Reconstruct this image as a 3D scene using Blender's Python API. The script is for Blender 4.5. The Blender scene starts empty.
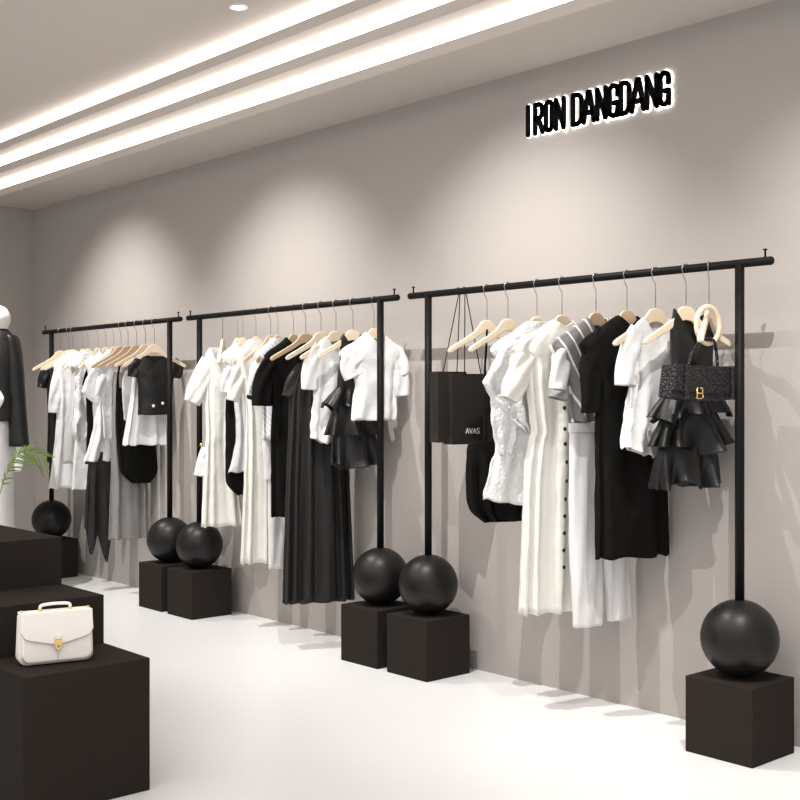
import bpy, bmesh, math, random
from math import sin, cos, pi, radians, atan2, sqrt
from mathutils import Vector, Matrix, noise
from mathutils.bvhtree import BVHTree
S = bpy.context.scene
COL = S.collection

# ---------------------------------------------------------------- camera
A = radians(41.472); F = 1175.5; CAM_Z = 1.392
cam_data = bpy.data.cameras.new('camera'); cam = bpy.data.objects.new('camera', cam_data); COL.objects.link(cam)
cam.location = (0, 0, CAM_Z); cam.rotation_euler = (pi / 2, 0, pi / 2 - A)
cam_data.sensor_width = 36; cam_data.lens = F / 800 * 36; cam_data.clip_start = .05
S.camera = cam
# ---------------------------------------------------------------- world
W = bpy.data.worlds.new('world'); S.world = W; W.use_nodes = True
W.node_tree.nodes['Background'].inputs[0].default_value = (.98, .985, 1, 1)
W.node_tree.nodes['Background'].inputs[1].default_value = .9
# ---------------------------------------------------------------- lights
def area(name, loc, size, sizey, power, rot=(0, 0, 0), color=(1, .96, .92)):
    l = bpy.data.lights.new(name, 'AREA'); l.shape = 'RECTANGLE'; l.size = size; l.size_y = sizey; l.energy = power; l.color = color
    o = bpy.data.objects.new(name, l); COL.objects.link(o); o.location = loc; o.rotation_euler = rot; return o
def spot(name, loc, target, power, angle=80, blend=.6, r=.004, color=(1, .972, .95)):
    l = bpy.data.lights.new(name, 'SPOT'); l.energy = power; l.spot_size = radians(angle); l.spot_blend = blend; l.shadow_soft_size = r; l.color = color
    o = bpy.data.objects.new(name, l); COL.objects.link(o); o.location = loc
    o.rotation_euler = (Vector(target) - Vector(loc)).to_track_quat('-Z', 'Y').to_euler(); return o
area('overhead_fill', (-3.6, .6, 3.33), 8, 3.6, 190)  # added broad fill under the main ceiling, not a fixture of the shop
for i, x in enumerate((-1.75, -3.8, -5.8, -7.9)):
    spot('wall_washer', (x, 2.95, 3.34), (x - .12, 4.32, .85), 285, 83, 1.0)
S.view_settings.view_transform = 'Standard'; S.view_settings.look = 'None'
S.view_settings.exposure = 0.0; S.view_settings.gamma = 1; S.view_settings.use_curve_mapping = False

# ---------------------------------------------------------------- materials
def mat(name, col, rough=.6, metal=0, bump=0, bscale=30, sheen=0, spec=.5, emit=0, wave=None, alpha=1, mottled=0):
    m = bpy.data.materials.new(name); m.use_nodes = True; nt = m.node_tree; b = nt.nodes['Principled BSDF']
    b.inputs['Base Color'].default_value = (*col, 1); b.inputs['Roughness'].default_value = rough; b.inputs['Metallic'].default_value = metal
    b.inputs['Specular IOR Level'].default_value = spec
    if sheen: b.inputs['Sheen Weight'].default_value = sheen
    if alpha < 1: b.inputs['Alpha'].default_value = alpha
    if emit:
        b.inputs['Emission Color'].default_value = (*col, 1); b.inputs['Emission Strength'].default_value = emit
    tc = nt.nodes.new('ShaderNodeTexCoord')
    if mottled:
        n = nt.nodes.new('ShaderNodeTexNoise'); n.inputs['Scale'].default_value = bscale * .3; nt.links.new(tc.outputs['Object'], n.inputs['Vector'])
        r = nt.nodes.new('ShaderNodeMixRGB'); r.inputs[1].default_value = (*[c * (1 - mottled) for c in col], 1); r.inputs[2].default_value = (*[min(1, c * (1 + mottled)) for c in col], 1)
        nt.links.new(n.outputs['Fac'], r.inputs[0]); nt.links.new(r.outputs[0], b.inputs['Base Color'])
    if bump:
        n = nt.nodes.new('ShaderNodeTexNoise'); n.inputs['Scale'].default_value = bscale; n.inputs['Detail'].default_value = 3
        nt.links.new(tc.outputs['Object'], n.inputs['Vector'])
        bp = nt.nodes.new('ShaderNodeBump'); bp.inputs['Strength'].default_value = bump; bp.inputs['Distance'].default_value = .01
        nt.links.new(n.outputs['Fac'], bp.inputs['Height']); nt.links.new(bp.outputs[0], b.inputs['Normal'])
    return m
M = {}
M['wall'] = mat('warm_grey_paint', (.385, .353, .329), .85, bump=.05, bscale=60)
M['ceil'] = mat('ceiling_paint', (.56, .51, .47), .85)
M['floor'] = mat('polished_white_floor', (.80, .80, .80), .3, spec=.4, mottled=.012, bscale=4)
M['black'] = mat('black_powder_coat', (.007, .0064, .006), .5, bump=.03, bscale=200, spec=.12)
M['ball'] = mat('satin_black_ball', (.009, .0085, .008), .4, bump=.03, bscale=150, spec=.3)
M['block'] = mat('dark_brown_black_block', (.026, .0215, .0185), .85, spec=.04, bump=.04, bscale=90, mottled=.06)
M['wood'] = mat('pale_beech_wood', (.80, .66, .49), .5)
M['wood_dark'] = mat('tan_beech_wood', (.62, .45, .29), .5)
M['steel'] = mat('hook_steel', (.42, .40, .38), .3, metal=1)
M['gold'] = mat('gold_metal', (.83, .6, .26), .3, metal=1)
M['ivory'] = mat('ivory_crepe', (.78, .77, .715), .8, bump=.8, bscale=13, sheen=.1)
M['white'] = mat('white_cotton', (.77, .77, .77), .8, bump=1, bscale=13, sheen=.1)
M['offwhite'] = mat('cool_white_cotton', (.66, .66, .67), .8, bump=1, bscale=15)
M['crinkle'] = mat('crinkled_white_muslin', (.76, .76, .76), .85, bump=1, bscale=70)
M['trouser'] = mat('white_suiting', (.72, .71, .71), .75, bump=.1, bscale=20)
M['grey'] = mat('mid_grey_cloth', (.27, .26, .25), .8, bump=.2, bscale=40)
M['lightgrey'] = mat('light_grey_cloth', (.55, .54, .53), .8, bump=.3, bscale=40)
M['blackcloth'] = mat('matte_black_cloth', (.0075, .007, .0065), .8, bump=.3, bscale=35, spec=.08)
M['satin'] = mat('black_satin', (.009, .0088, .0085), .42, bump=.25, bscale=25, spec=.35)
M['charcoal'] = mat('charcoal_pleated_cloth', (.02, .0193, .0185), .6, spec=.25, bump=.3, bscale=40)
M['sheer'] = mat('sheer_grey_chiffon', (.30, .29, .285), .7, alpha=.72)
M['sheerwhite'] = mat('sheer_white_organza', (.85, .85, .85), .6, alpha=.8, bump=.3, bscale=30)
M['paper'] = mat('dark_brown_kraft_card', (.024, .0205, .018), .7, spec=.15, bump=.05, bscale=30)
M['cord'] = mat('black_cord', (.006, .006, .0055), .7, spec=.2)
M['croc'] = mat('black_crocodile_leather', (.02, .021, .023), .35, spec=.4)
M['cream'] = mat('cream_leather', (.90, .865, .82), .42, bump=.05, bscale=120)
M['creamtrim'] = mat('tan_leather_edge', (.42, .33, .26), .5)
M['creamdark'] = mat('darker_cream_leather', (.86, .81, .76), .5)  # slightly darker cream for the briefcase body
M['letter'] = mat('black_acrylic', (.004, .004, .004), .8, spec=.05)
M['glow'] = mat('backlit_acrylic', (1, .98, .95), .5, emit=2.0)
M['led'] = mat('led_diffuser', (1, .95, .89), .5, emit=9)
M['lamp'] = mat('downlight_lens', (1, .97, .92), .5, emit=9)
M['trimwhite'] = mat('white_lamp_trim', (.8, .79, .77), .4)
M['print'] = mat('pale_print', (.85, .82, .8), .5)
M['pearl'] = mat('pearl', (.9, .88, .86), .2)
M['button'] = mat('black_button', (.01, .01, .01), .3)
M['mannequin'] = mat('white_mannequin_gloss', (.82, .80, .78), .3)
M['leaf'] = mat('palm_leaf_green', (.17, .27, .055), .5)
M['stem'] = mat('palm_stem', (.19, .2, .1), .6)
M['pot'] = mat('white_glazed_pot', (.8, .79, .77), .35)
M['soil'] = mat('potting_soil', (.04, .03, .02), .9, bump=.6, bscale=60)
def croc_bump():
    nt = M['croc'].node_tree; b = nt.nodes['Principled BSDF']; tc = nt.nodes.new('ShaderNodeTexCoord')
    v = nt.nodes.new('ShaderNodeTexVoronoi'); v.inputs['Scale'].default_value = 95; mp = nt.nodes.new('ShaderNodeMapping'); mp.inputs['Scale'].default_value = (.6, 1, 1.3)
    nt.links.new(tc.outputs['Object'], mp.inputs[0]); nt.links.new(mp.outputs[0], v.inputs['Vector'])
    bp = nt.nodes.new('ShaderNodeBump'); bp.inputs['Strength'].default_value = 1; bp.inputs['Distance'].default_value = .006
    nt.links.new(v.outputs['Distance'], bp.inputs['Height']); bp.invert = True; nt.links.new(bp.outputs[0], b.inputs['Normal'])
    rp = nt.nodes.new('ShaderNodeValToRGB'); rp.color_ramp.elements[0].color = (.035, .036, .04, 1); rp.color_ramp.elements[1].color = (.006, .006, .007, 1)
    rp.color_ramp.elements[1].position = .6; nt.links.new(v.outputs['Distance'], rp.inputs[0]); nt.links.new(rp.outputs[0], b.inputs['Base Color'])
croc_bump()
def stripe_mat(name, c1, c2, scale, rot, edge=.5):
    m = mat(name, c1, .75); nt = m.node_tree; b = nt.nodes['Principled BSDF']; tc = nt.nodes.new('ShaderNodeTexCoord')
    mp = nt.nodes.new('ShaderNodeMapping'); mp.inputs['Rotation'].default_value = rot
    w = nt.nodes.new('ShaderNodeTexWave'); w.inputs['Scale'].default_value = scale; w.inputs['Distortion'].default_value = .4
    r = nt.nodes.new('ShaderNodeValToRGB'); r.color_ramp.interpolation = 'CONSTANT'; r.color_ramp.elements[0].color = (*c1, 1)
    e = r.color_ramp.elements[1]; e.position = edge; e.color = (*c2, 1)
    nt.links.new(tc.outputs['Object'], mp.inputs[0]); nt.links.new(mp.outputs[0], w.inputs['Vector']); nt.links.new(w.outputs['Fac'], r.inputs[0]); nt.links.new(r.outputs[0], b.inputs['Base Color'])
    return m
M['stripe'] = stripe_mat('grey_and_white_striped_cloth', (.19, .18, .175), (.82, .82, .82), 6, (0, radians(28), 0), .93)
M['floral'] = stripe_mat('white_cloth_with_black_marks', (.83, .83, .84), (.02, .02, .02), 14, (.5, radians(35), .8), .985)

# ---------------------------------------------------------------- helpers
def children_link(o, parent):
    COL.objects.link(o)
    if parent: o.parent = parent
def obj(name, bm, m, parent=None, smooth=True, bevel=0, solid=0, sub=0, kind=None, loc=None):
    me = bpy.data.meshes.new(name); bmesh.ops.recalc_face_normals(bm, faces=bm.faces[:]); bm.to_mesh(me); bm.free()
    me.materials.append(M[m] if isinstance(m, str) else m)
    o = bpy.data.objects.new(name, me); children_link(o, parent)
    if smooth:
        for p in me.polygons: p.use_smooth = True
    if bevel:
        b = o.modifiers.new('bevel', 'BEVEL'); b.width = bevel; b.segments = 3; b.limit_method = 'ANGLE'; b.angle_limit = radians(40); b.harden_normals = False
        if smooth:
            w = o.modifiers.new('wn', 'WEIGHTED_NORMAL')
    if solid:
        s = o.modifiers.new('solid', 'SOLIDIFY'); s.thickness = solid; s.offset = 0
    if sub:
        s = o.modifiers.new('sub', 'SUBSURF'); s.levels = sub; s.render_levels = sub
    if kind: o['kind'] = kind
    if loc: o.location = loc
    return o
def tag(o, label, cat, group=None):
    o['label'] = label; o['category'] = cat
    if group: o['group'] = group
    return o
def thing(name, label, cat, loc=(0, 0, 0), rotz=0, group=None):
    o = bpy.data.objects.new(name, None); COL.objects.link(o); o.location = loc; o.rotation_euler = (0, 0, rotz); o.empty_display_size = .05
    return tag(o, label, cat, group)
def dup(root, loc, rotz, label, group=None):
    def rec(o, par):
        c = o.copy(); COL.objects.link(c)
        if par: c.parent = par
        for ch in list(o.children): rec(ch, c)
        return c
    r = rec(root, None); r.location = loc; r.rotation_euler = (0, 0, rotz); r['label'] = label
    if group: r['group'] = group
    return r
def box(bm, lo, hi):
    v = [bm.verts.new((x, y, z)) for x in (lo[0], hi[0]) for y in (lo[1], hi[1]) for z in (lo[2], hi[2])]
    for q in ((0, 1, 3, 2), (4, 6, 7, 5), (0, 4, 5, 1), (2, 3, 7, 6), (0, 2, 6, 4), (1, 5, 7, 3)): bm.faces.new([v[i] for i in q])
def boxbm(lo, hi):
    bm = bmesh.new(); box(bm, lo, hi); return bm
def tube(bm, pts, rad, n=12, cap=True, flat=1):
    pts = [Vector(p) for p in pts]; rad = rad if isinstance(rad, (list, tuple)) else [rad] * len(pts)
    rings = []; prev = None
    for i, p in enumerate(pts):
        t = (pts[min(i + 1, len(pts) - 1)] - pts[max(i - 1, 0)]).normalized()
        if prev is None:
            a = t.orthogonal().normalized()
        else:
            a = (prev - t * prev.dot(t))
            a = a.normalized() if a.length > 1e-6 else t.orthogonal().normalized()
        prev = a; b = t.cross(a)
        rings.append([bm.verts.new(p + (a * cos(2 * pi * k / n) + b * sin(2 * pi * k / n) * flat) * rad[i]) for k in range(n)])
    for i in range(len(rings) - 1):
        for k in range(n): bm.faces.new((rings[i][k], rings[i][(k + 1) % n], rings[i + 1][(k + 1) % n], rings[i + 1][k]))
    if cap:
        bm.faces.new(rings[0]); bm.faces.new(rings[-1])
def tubebm(pts, rad, n=12, cap=True, flat=1):
    bm = bmesh.new(); tube(bm, pts, rad, n, cap, flat); return bm
def prism(bm, poly, y0, y1):            # polygon in (x,z) extruded along y
    a = [bm.verts.new((x, y0, z)) for x, z in poly]; b = [bm.verts.new((x, y1, z)) for x, z in poly]
    bm.faces.new(a); bm.faces.new(b[::-1]); n = len(poly)
    for i in range(n): bm.faces.new((a[i], b[i], b[(i + 1) % n], a[(i + 1) % n]))
def prismbm(poly, y0, y1):
    bm = bmesh.new(); prism(bm, poly, y0, y1); return bm
def lathe(prof, n=48, closed=False):
    bm = bmesh.new(); rings = []
    for r, z in prof:
        if r < 1e-5: rings.append([bm.verts.new((0, 0, z))])
        else: rings.append([bm.verts.new((r * cos(2 * pi * k / n), r * sin(2 * pi * k / n), z)) for k in range(n)])
    for i in range(len(rings) - 1):
        a, b = rings[i], rings[i + 1]
        for k in range(n):
            k2 = (k + 1) % n
            if len(a) == 1: bm.faces.new((a[0], b[k], b[k2]))
            elif len(b) == 1: bm.faces.new((a[k], b[0], a[k2]))
            else: bm.faces.new((a[k], b[k], b[k2], a[k2]))
    return bm
def catmull(P, n):
    P = [Vector(p) for p in P]; out = []
    m = len(P) - 1
    for j in range(n + 1):
        s = j / n * m; i = min(int(s), m - 1); t = s - i
        p0 = P[max(i - 1, 0)]; p1 = P[i]; p2 = P[i + 1]; p3 = P[min(i + 2, m)]
        out.append(.5 * ((2 * p1) + (p2 - p0) * t + (2 * p0 - 5 * p1 + 4 * p2 - p3) * t * t + (3 * p1 - p0 - 3 * p2 + p3) * t ** 3))
    return out

# ================================================================ THE ROOM
WY = 4.32; XL = -9.6; XR = 3.0; YF = -3.2
Z_A, Z_B, Z_C, Z_D = 3.02, 3.135, 3.245, 3.355; Y_A, Y_B, Y_C = 3.82, 3.68, 3.548; LIP = .055
obj('floor', boxbm((XL - .1, YF, -.1), (XR, WY + .1, 0)), 'floor', smooth=False, kind='structure')
obj('wall_right', boxbm((XL - .1, WY, 0), (XR, WY + .12, 3.6)), 'wall', smooth=False, kind='structure')
obj('wall_back', boxbm((XL - .12, YF, 0), (XL, WY, 3.6)), 'wall', smooth=False, kind='structure')
# stepped ceiling: three dropped bulkheads along the wall, then the main ceiling; each has a lip hiding an LED channel
cb = bmesh.new()
for y0, y1, z in ((Y_A, WY, Z_A), (Y_B, Y_A + .035, Z_B), (Y_C, Y_B + .035, Z_C)):
    if z == Z_A: box(cb, (XL, y0, z), (XR, y1, z + LIP))
    else: box(cb, (XL, y0, z), (XR, y1, z + LIP))
box(cb, (XL, YF, Z_D), (XR, Y_C + .035, Z_D + .08))
box(cb, (XL, Y_A + .035, Z_A + LIP), (XR, WY, Z_A + .6))
box(cb, (XL, Y_B + .035, Z_B + LIP), (XR, Y_A + .035, Z_B + .5))
box(cb, (XL, Y_C + .035, Z_C + LIP), (XR, Y_B + .035, Z_C + .4))
obj('ceiling', cb, 'ceil', smooth=False, kind='structure')
for i, (y, z) in enumerate(((Y_A, Z_A), (Y_B, Z_B), (Y_C, Z_C))):
    o = obj('cove_light_strip', boxbm((XL + .01, y + .026, z + LIP + .003), (XR - .01, y + .034, z + LIP + .052)), 'led', smooth=False)
    tag(o, ('warm white light strip in the ceiling step nearest the wall', 'warm white light strip in the middle ceiling step', 'warm white light strip in the ceiling step farthest from the wall')[i], 'light strip', 'warm light strips in the stepped ceiling')
# downlight
dl = thing('recessed_downlight', 'round white recessed downlight set in the main ceiling', 'ceiling light', (-4.933, 3.281, Z_D))
obj('trim_ring', lathe([(.034, .0), (.034, -.004), (.040, -.007), (.047, -.005), (.048, .0)]), 'trimwhite', dl)
obj('lens', lathe([(0, -.003), (.034, -.003), (.034, 0)]), 'lamp', dl)

# ================================================================ WALL SIGN
def sign():
    x0, x1, zb, zt = -3.928, -3.072, 2.684, 2.846
    H = zt - zb; sw = .0125
    # letter cells measured along the wall, metres
    cells = [('I', -3.918, -3.918), ('R', -3.870, -3.822), ('O', -3.800, -3.762), ('N', -3.735, -3.686),
             ('D', -3.628, -3.574), ('A', -3.562, -3.500), ('N', -3.480, -3.430), ('G', -3.408, -3.360), ('D', -3.343, -3.293), ('A', -3.280, -3.212), ('N', -3.195, -3.142), ('G', -3.123, -3.078)]
    def arc(cx, cz, rx, rz, a0, a1, n=9): return [(cx + rx * cos(radians(a0 + (a1 - a0) * k / n)), cz + rz * sin(radians(a0 + (a1 - a0) * k / n))) for k in range(n + 1)]
    def strokes(ch, w):
        h = H - 2 * sw; r = w / 2
        if ch == 'I': return [[(0, 0), (0, h)]]
        if ch == 'R': return [[(0, 0), (0, h)], [(0, h)] + arc(w * .55, h * .76, w * .42, h * .24, 90, -90) + [(0, h * .5)], [(w * .45, h * .5), (w, 0)]]
        if ch == 'O': return [arc(r, h - r, r, r, 0, 180) + arc(r, r, r, r, 180, 360) + [(w, h - r)]]
        if ch == 'N': return [[(0, 0), (0, h)], [(0, h), (w, 0)], [(w, 0), (w, h)]]
        if ch == 'D': return [[(0, 0), (0, h), (w * .4, h)] + arc(w * .4, h * .75, w * .6, h * .25, 90, 0)[1:] + arc(w * .4, h * .25, w * .6, h * .25, 0, -90) + [(0, 0)]]
        if ch == 'A': return [[(0, 0), (r * .86, h), (r * 1.14, h), (w, 0)], [(w * .17, h * .3), (w * .83, h * .3)]]
        if ch == 'G': return [[(w, h * .68)] + arc(r, h - r, r, r, 0, 180) + arc(r, r, r, r, 180, 340) + [(w, 0), (w, h * .42), (w * .55, h * .42)]]
    def build(st, hw, y0, y1):
        bm = bmesh.new()
        for pl in st:
            for (ax, az), (bx, bz) in zip(pl, pl[1:]):
                d = Vector((bx - ax, bz - az));
                if d.length < 1e-6: continue
                d.normalize(); n = Vector((-d.y, d.x)) * hw
                prism(bm, [(ax + n.x, az + n.y), (bx + n.x, bz + n.y), (bx - n.x, bz - n.y), (ax - n.x, az - n.y)], y0, y1)
            for (ax, az) in pl:
                prism(bm, [(ax + hw * cos(k * pi / 5), az + hw * sin(k * pi / 5)) for k in range(10)], y0, y1)
        return bm
    t = thing('wall_sign', 'black sign reading IRON DANGDANG in tall backlit letters high on the wall', 'sign', (x0, WY, zb)); t.scale = (.988, 1, 1)
    for ch, a, b in cells:
        st = [[(x + a - x0, z + sw) for x, z in pl] for pl in strokes(ch, b - a)]
        o = obj('letter', build(st, sw, -.020, -.011), 'letter', t, smooth=False)
        obj('light_backing', build(st, sw + .0048, -.0105, -.003), 'glow', o, smooth=False)
sign()

# ================================================================ RACKS
YC = 4.084; ZBAR = 1.931; RB = .017
def make_rack(label):
    t = thing('clothes_rack', label, 'clothes rack', (-3.498, YC, 0), 0, 'black ball and block clothes racks')
    bm = bmesh.new(); tube(bm, [(-1.05, 0, ZBAR), (-1.045, 0, ZBAR), (1.045, 0, ZBAR), (1.05, 0, ZBAR)], [RB * .8, RB, RB, RB * .8], 24)
    obj('hanging_rail', bm, 'black', t)
    for s in (-1, 1):
        obj('post', tubebm([(s * .905, 0, .58), (s * .905, 0, ZBAR)], .0185, 24), 'black', t)
        b = bmesh.new(); bmesh.ops.create_uvsphere(b, u_segments=64, v_segments=40, radius=.152); bmesh.ops.translate(b, verts=b.verts[:], vec=(s * .905, 0, .4515))
        obj('ball', b, 'ball', t)
        obj('block', boxbm((s * .905 - .15, -.15, 0), (s * .905 + .15, .15, .30)), 'block', t, smooth=False, bevel=.0025)
        obj('rail_pin', tubebm([(s * 1.018, 0, ZBAR + .012), (s * 1.018, 0, ZBAR + .043), (s * 1.018, 0, ZBAR + .0431), (s * 1.018, 0, ZBAR + .048)], [.004, .004, .009, .009], 10), 'black', t)
    return t
rack = make_rack('black steel clothes rack with ball and block feet, nearest on the right side')
dup(rack, (-5.684, YC, 0), 0, 'black steel clothes rack with ball and block feet, the middle of three')
dup(rack, (-7.869, YC, 0), 0, 'black steel clothes rack with ball and block feet, farthest by the back wall')

# ---------------------------------------------------------------- the hanging frame
SA, CA = sin(A), cos(A)
def hook_x(px, Y=YC):                   # where along the rail a hanger hooks on
    t = (px - 400) / F; return Y * (t * SA - CA) / (SA + t * CA)
class Plane:                            # vertical plane a garment hangs in: u across, z up, n towards the shop
    def __init__(s, px, th):
        s.x = hook_x(px); s.th = radians(th); s.e = (sin(s.th), cos(s.th)); s.n = (cos(s.th), -sin(s.th)); s.rot = pi / 2 - s.th
        s.d0 = -s.x * CA + YC * SA
    def u(s, px, n=0):
        t = (px - 400) / F; X, Y = s.x + n * s.n[0], YC + n * s.n[1]; ex, ey = s.e
        # r - t d = 0 with r = x SA + y CA, d = -x CA + y SA
        return -(X * SA + Y * CA - t * (-X * CA + Y * SA)) / (ex * SA + ey * CA - t * (-ex * CA + ey * SA))
    def z(s, py, u=0, n=0):
        d = s.d0 + n * (-s.n[0] * CA + s.n[1] * SA) + u * (-s.e[0] * CA + s.e[1] * SA); return CAM_Z - (py - 400.1) * d / F
UMAX = .215
# ---------------------------------------------------------------- hanger
def make_hanger():
    t = thing('clothes_hanger', '', 'clothes hanger', (0, 0, 0))
    top = [(0, 0), (.018, -.002), (.034, -.012), (.048, -.032), (.07, -.056), (.12, -.088), (.17, -.116), (.205, -.137), (.215, -.148), (.214, -.158), (.205, -.163)]
    low = [(.19, -.155), (.13, -.123), (.085, -.10), (.05, -.078), (.025, -.062), (0, -.057)]
    half = top + low; poly = half + [(-x, z) for x, z in half[::-1][1:-1]]
    bm = prismbm(poly, -.0065, .0065)
    for v in bm.verts:                   # arms turn thicker towards the tips
        v.co.y *= 1 + abs(v.co.x) * 4.5; v.co.y += -.12 * v.co.x ** 2 * 2
    obj('hanger_body', bm, 'wood', t, smooth=True, bevel=.0035, loc=(0, 0, ZT))
    b2 = bmesh.new(); r = .0205
    pts = [(0, 0, ZT - .01), (0, 0, ZBAR - .062), (-.006, 0, ZBAR - .045), (-.017, 0, ZBAR - .022)]
    pts = [(0, 0, ZT - .01), (0, 0, ZBAR - .055), (-.004, 0, ZBAR - .045), (-.016, 0, ZBAR - .03)]
    # the hook wraps over the rail, in the plane across it
    for k in range(9):
        a = radians(-40 + k * 27); pts.append((-r * cos(a), 0, ZBAR + r * sin(a)))
    tube(b2, pts, .0021, 8); obj('hook', b2, 'steel', t)
    return t
ZT = 1.778
hanger0 = [None]
def hang(px, th, label, group, dark=False, width=1):
    P = Plane(px, th)
    if hanger0[0] is None: hanger0[0] = make_hanger(); h = hanger0[0]; h.location = (P.x, YC, 0); h.rotation_euler = (0, 0, P.rot); h['label'] = label; h['group'] = group
    else: h = dup(hanger0[0], (P.x, YC, 0), P.rot, label, group)
    h.scale = (width, 1, 1)
    if dark:
        for c in h.children:
            if c.name.startswith('hanger_body'):
                c.data = c.data.copy() if 'tan_body' not in bpy.data.meshes else bpy.data.meshes['tan_body']
                c.data.name = 'tan_body'; c.data.materials[0] = M['wood_dark']
    return h
# ---------------------------------------------------------------- cloth
def cloth(P, rows, D=.035, k=9, amp=.008, seed=0, drop=0, dropb=0, hem=None, dtop=.016, crumple=.004, nu=88, nv=52, flare=1.0, close=False, n0=0, pleat=0, cover=0, lin=False):
    """closed tube of cloth hanging in plane P; rows = (y, x_left, x_right|None) traced across the hanger's plane"""
    R = []
    for y, xl, xr in rows:
        ul = P.u(xl); ur = -ul if xr is None else P.u(xr); ur = min(ur, UMAX); R.append((P.z(y), ul, ur))
    if cover:
        pre = [(ZT - .024, -.05, .05), (ZT - .046, -.088, .088), (ZT - .082, -.142, .142), (ZT - .112, -.198, .198), (ZT - .143, -.233, .2155), (ZT - .172, -.233, .2155)]
        dtop = .03
        R = [(ZT + (z - ZT) * (.5 + .5 * cover), a * cover if i > 0 else a, b * cover if i > 0 else b) for i, (z, a, b) in enumerate(pre)] + [r for r in R if r[0] < ZT - .13 - .07 * cover]
    if lin:
        q = [];
        for j in range(nv + 1):
            f = j / nv * (len(R) - 1); i = min(int(f), len(R) - 2); q.append(Vector(R[i]).lerp(Vector(R[i + 1]), f - i))
    else: q = catmull(R, nv)
    rnd = random.Random(seed); ph = [rnd.uniform(0, 6.28) for _ in range(4)]; bm = bmesh.new(); grid = []
    zt = R[0][0]; zbm = R[-1][0]; L = zt - zbm
    for j, (z, ul, ur) in enumerate(q):
        t = max(0, (zt - z) / L); c = (ul + ur) / 2; w = max(.004, (ur - ul) / 2); s1 = min(1, (zt - z) / .14); Dt = dtop + (D - dtop) * (s1 * s1 * (3 - 2 * s1)); Dt *= 1 + (flare - 1) * t
        if close: Dt *= sqrt(max(.02, 1 - max(0, t - .75) ** 2 * 16))
        am = amp * (.12 + .88 * min(1, t * 1.3)) * s1
        ring = []
        for i in range(nu):
            f = 2 * pi * i / nu; cp, sp = cos(f), sin(f)
            uu = c + w * math.copysign(abs(cp) ** .8, cp); nn = Dt * math.copysign(abs(sp) ** .75, sp)
            wob = sin(k * f + ph[0] + .5 * sin(2.2 * t + ph[3])) + .55 * sin((2 * k - 3) * f + ph[1] + 1.2 * t) + .4 * sin(3 * f + ph[2] + 2 * t)
            nn += am * wob * min(1, abs(sp) * 2.0 + .15) * (1 if sp > 0 else .8)
            if pleat: nn += pleat * (1 if sp > 0 else -1) * abs(sin(11 * f + ph[0])) * s1
            uu += am * .35 * cos(k * f + ph[1]) * abs(cp)
            nv3 = noise.noise(Vector((uu * 16 + seed * 3.1, z * 11, sp * 1.7))); nn += crumple * nv3 * 1.6 * s1; uu += crumple * .6 * noise.noise(Vector((z * 22, seed, cp)))
            g = max(0, 1 - (zt - z) / .34) ** 2; rel = max(0, 1 - abs((uu - c) / w))
            zz = z - (drop if sp > 0 else dropb) * rel * g * min(1, abs(sp) * 2)
            zz += .0045 * t * t * am / max(amp, 1e-5) * sin(k * f + ph[2]) * (1 if amp > .004 else .3)
            if hem:
                fr = (uu - c) / w
                for (f0, d0), (f1, d1) in zip(hem, hem[1:]):
                    if f0 <= fr <= f1: zz -= (d0 + (d1 - d0) * (fr - f0) / (f1 - f0)) * t ** 4
            ring.append(bm.verts.new((uu, -(nn + n0), zz)))
        grid.append(ring)
    for j in range(len(grid) - 1):
        for i in range(nu): bm.faces.new((grid[j][i], grid[j][(i + 1) % nu], grid[j + 1][(i + 1) % nu], grid[j + 1][i]))
    if close: bm.faces.new(grid[-1])
    return bm
def limb(P, pts, mirror=False, n0=0, fl=.55, seed=0, crumple=.007, amp=.0):
    """sleeve, leg or strap: pts = (x, y, half width in px) along its centre"""
    sc = P.d0 / F; Q = [(P.u(x), P.z(y), w * sc / .9) for x, y, w in pts]
    if mirror:
        mx = max(abs(a) + b for a, _, b in Q); s = min(1, UMAX / mx); Q = [(-a * s, z, w * s) for a, z, w in Q]
    q = catmull(Q, max(6, 5 * len(Q))); bm = bmesh.new(); grid = []; n = 28
    for j, (u, z, w) in enumerate(q):
        a, b = q[max(j - 1, 0)], q[min(j + 1, len(q) - 1)]; tx, tz = b[0] - a[0], b[1] - a[1]; l = math.hypot(tx, tz) or 1; tx /= l; tz /= l; ring = []
        for i in range(n):
            f = 2 * pi * i / n; r = w; o = r * math.copysign(abs(cos(f)) ** .85, cos(f)); nn = max(.004, min(r * fl, .034)) * math.copysign(abs(sin(f)) ** .7, sin(f)) * min(1, .45 + j * .12)
            nn += min(1, w / .03) * .0055 * sin(o * 95 + j * .35 + seed) * min(1, j * .15) * (1 if w > .012 else 0)
            nn += amp * sin(5 * f + seed + j * .1) + crumple * noise.noise(Vector((u * 18 + o * 20, z * 14, seed + sin(f)))) * min(1, w / .02)
            ring.append(bm.verts.new((u - tz * o, -(nn + n0), z + tx * o)))
        grid.append(ring)
    for j in range(len(grid) - 1):
        for i in range(n): bm.faces.new((grid[j][i], grid[j][(i + 1) % n], grid[j + 1][(i + 1) % n], grid[j + 1][i]))
    return bm
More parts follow.
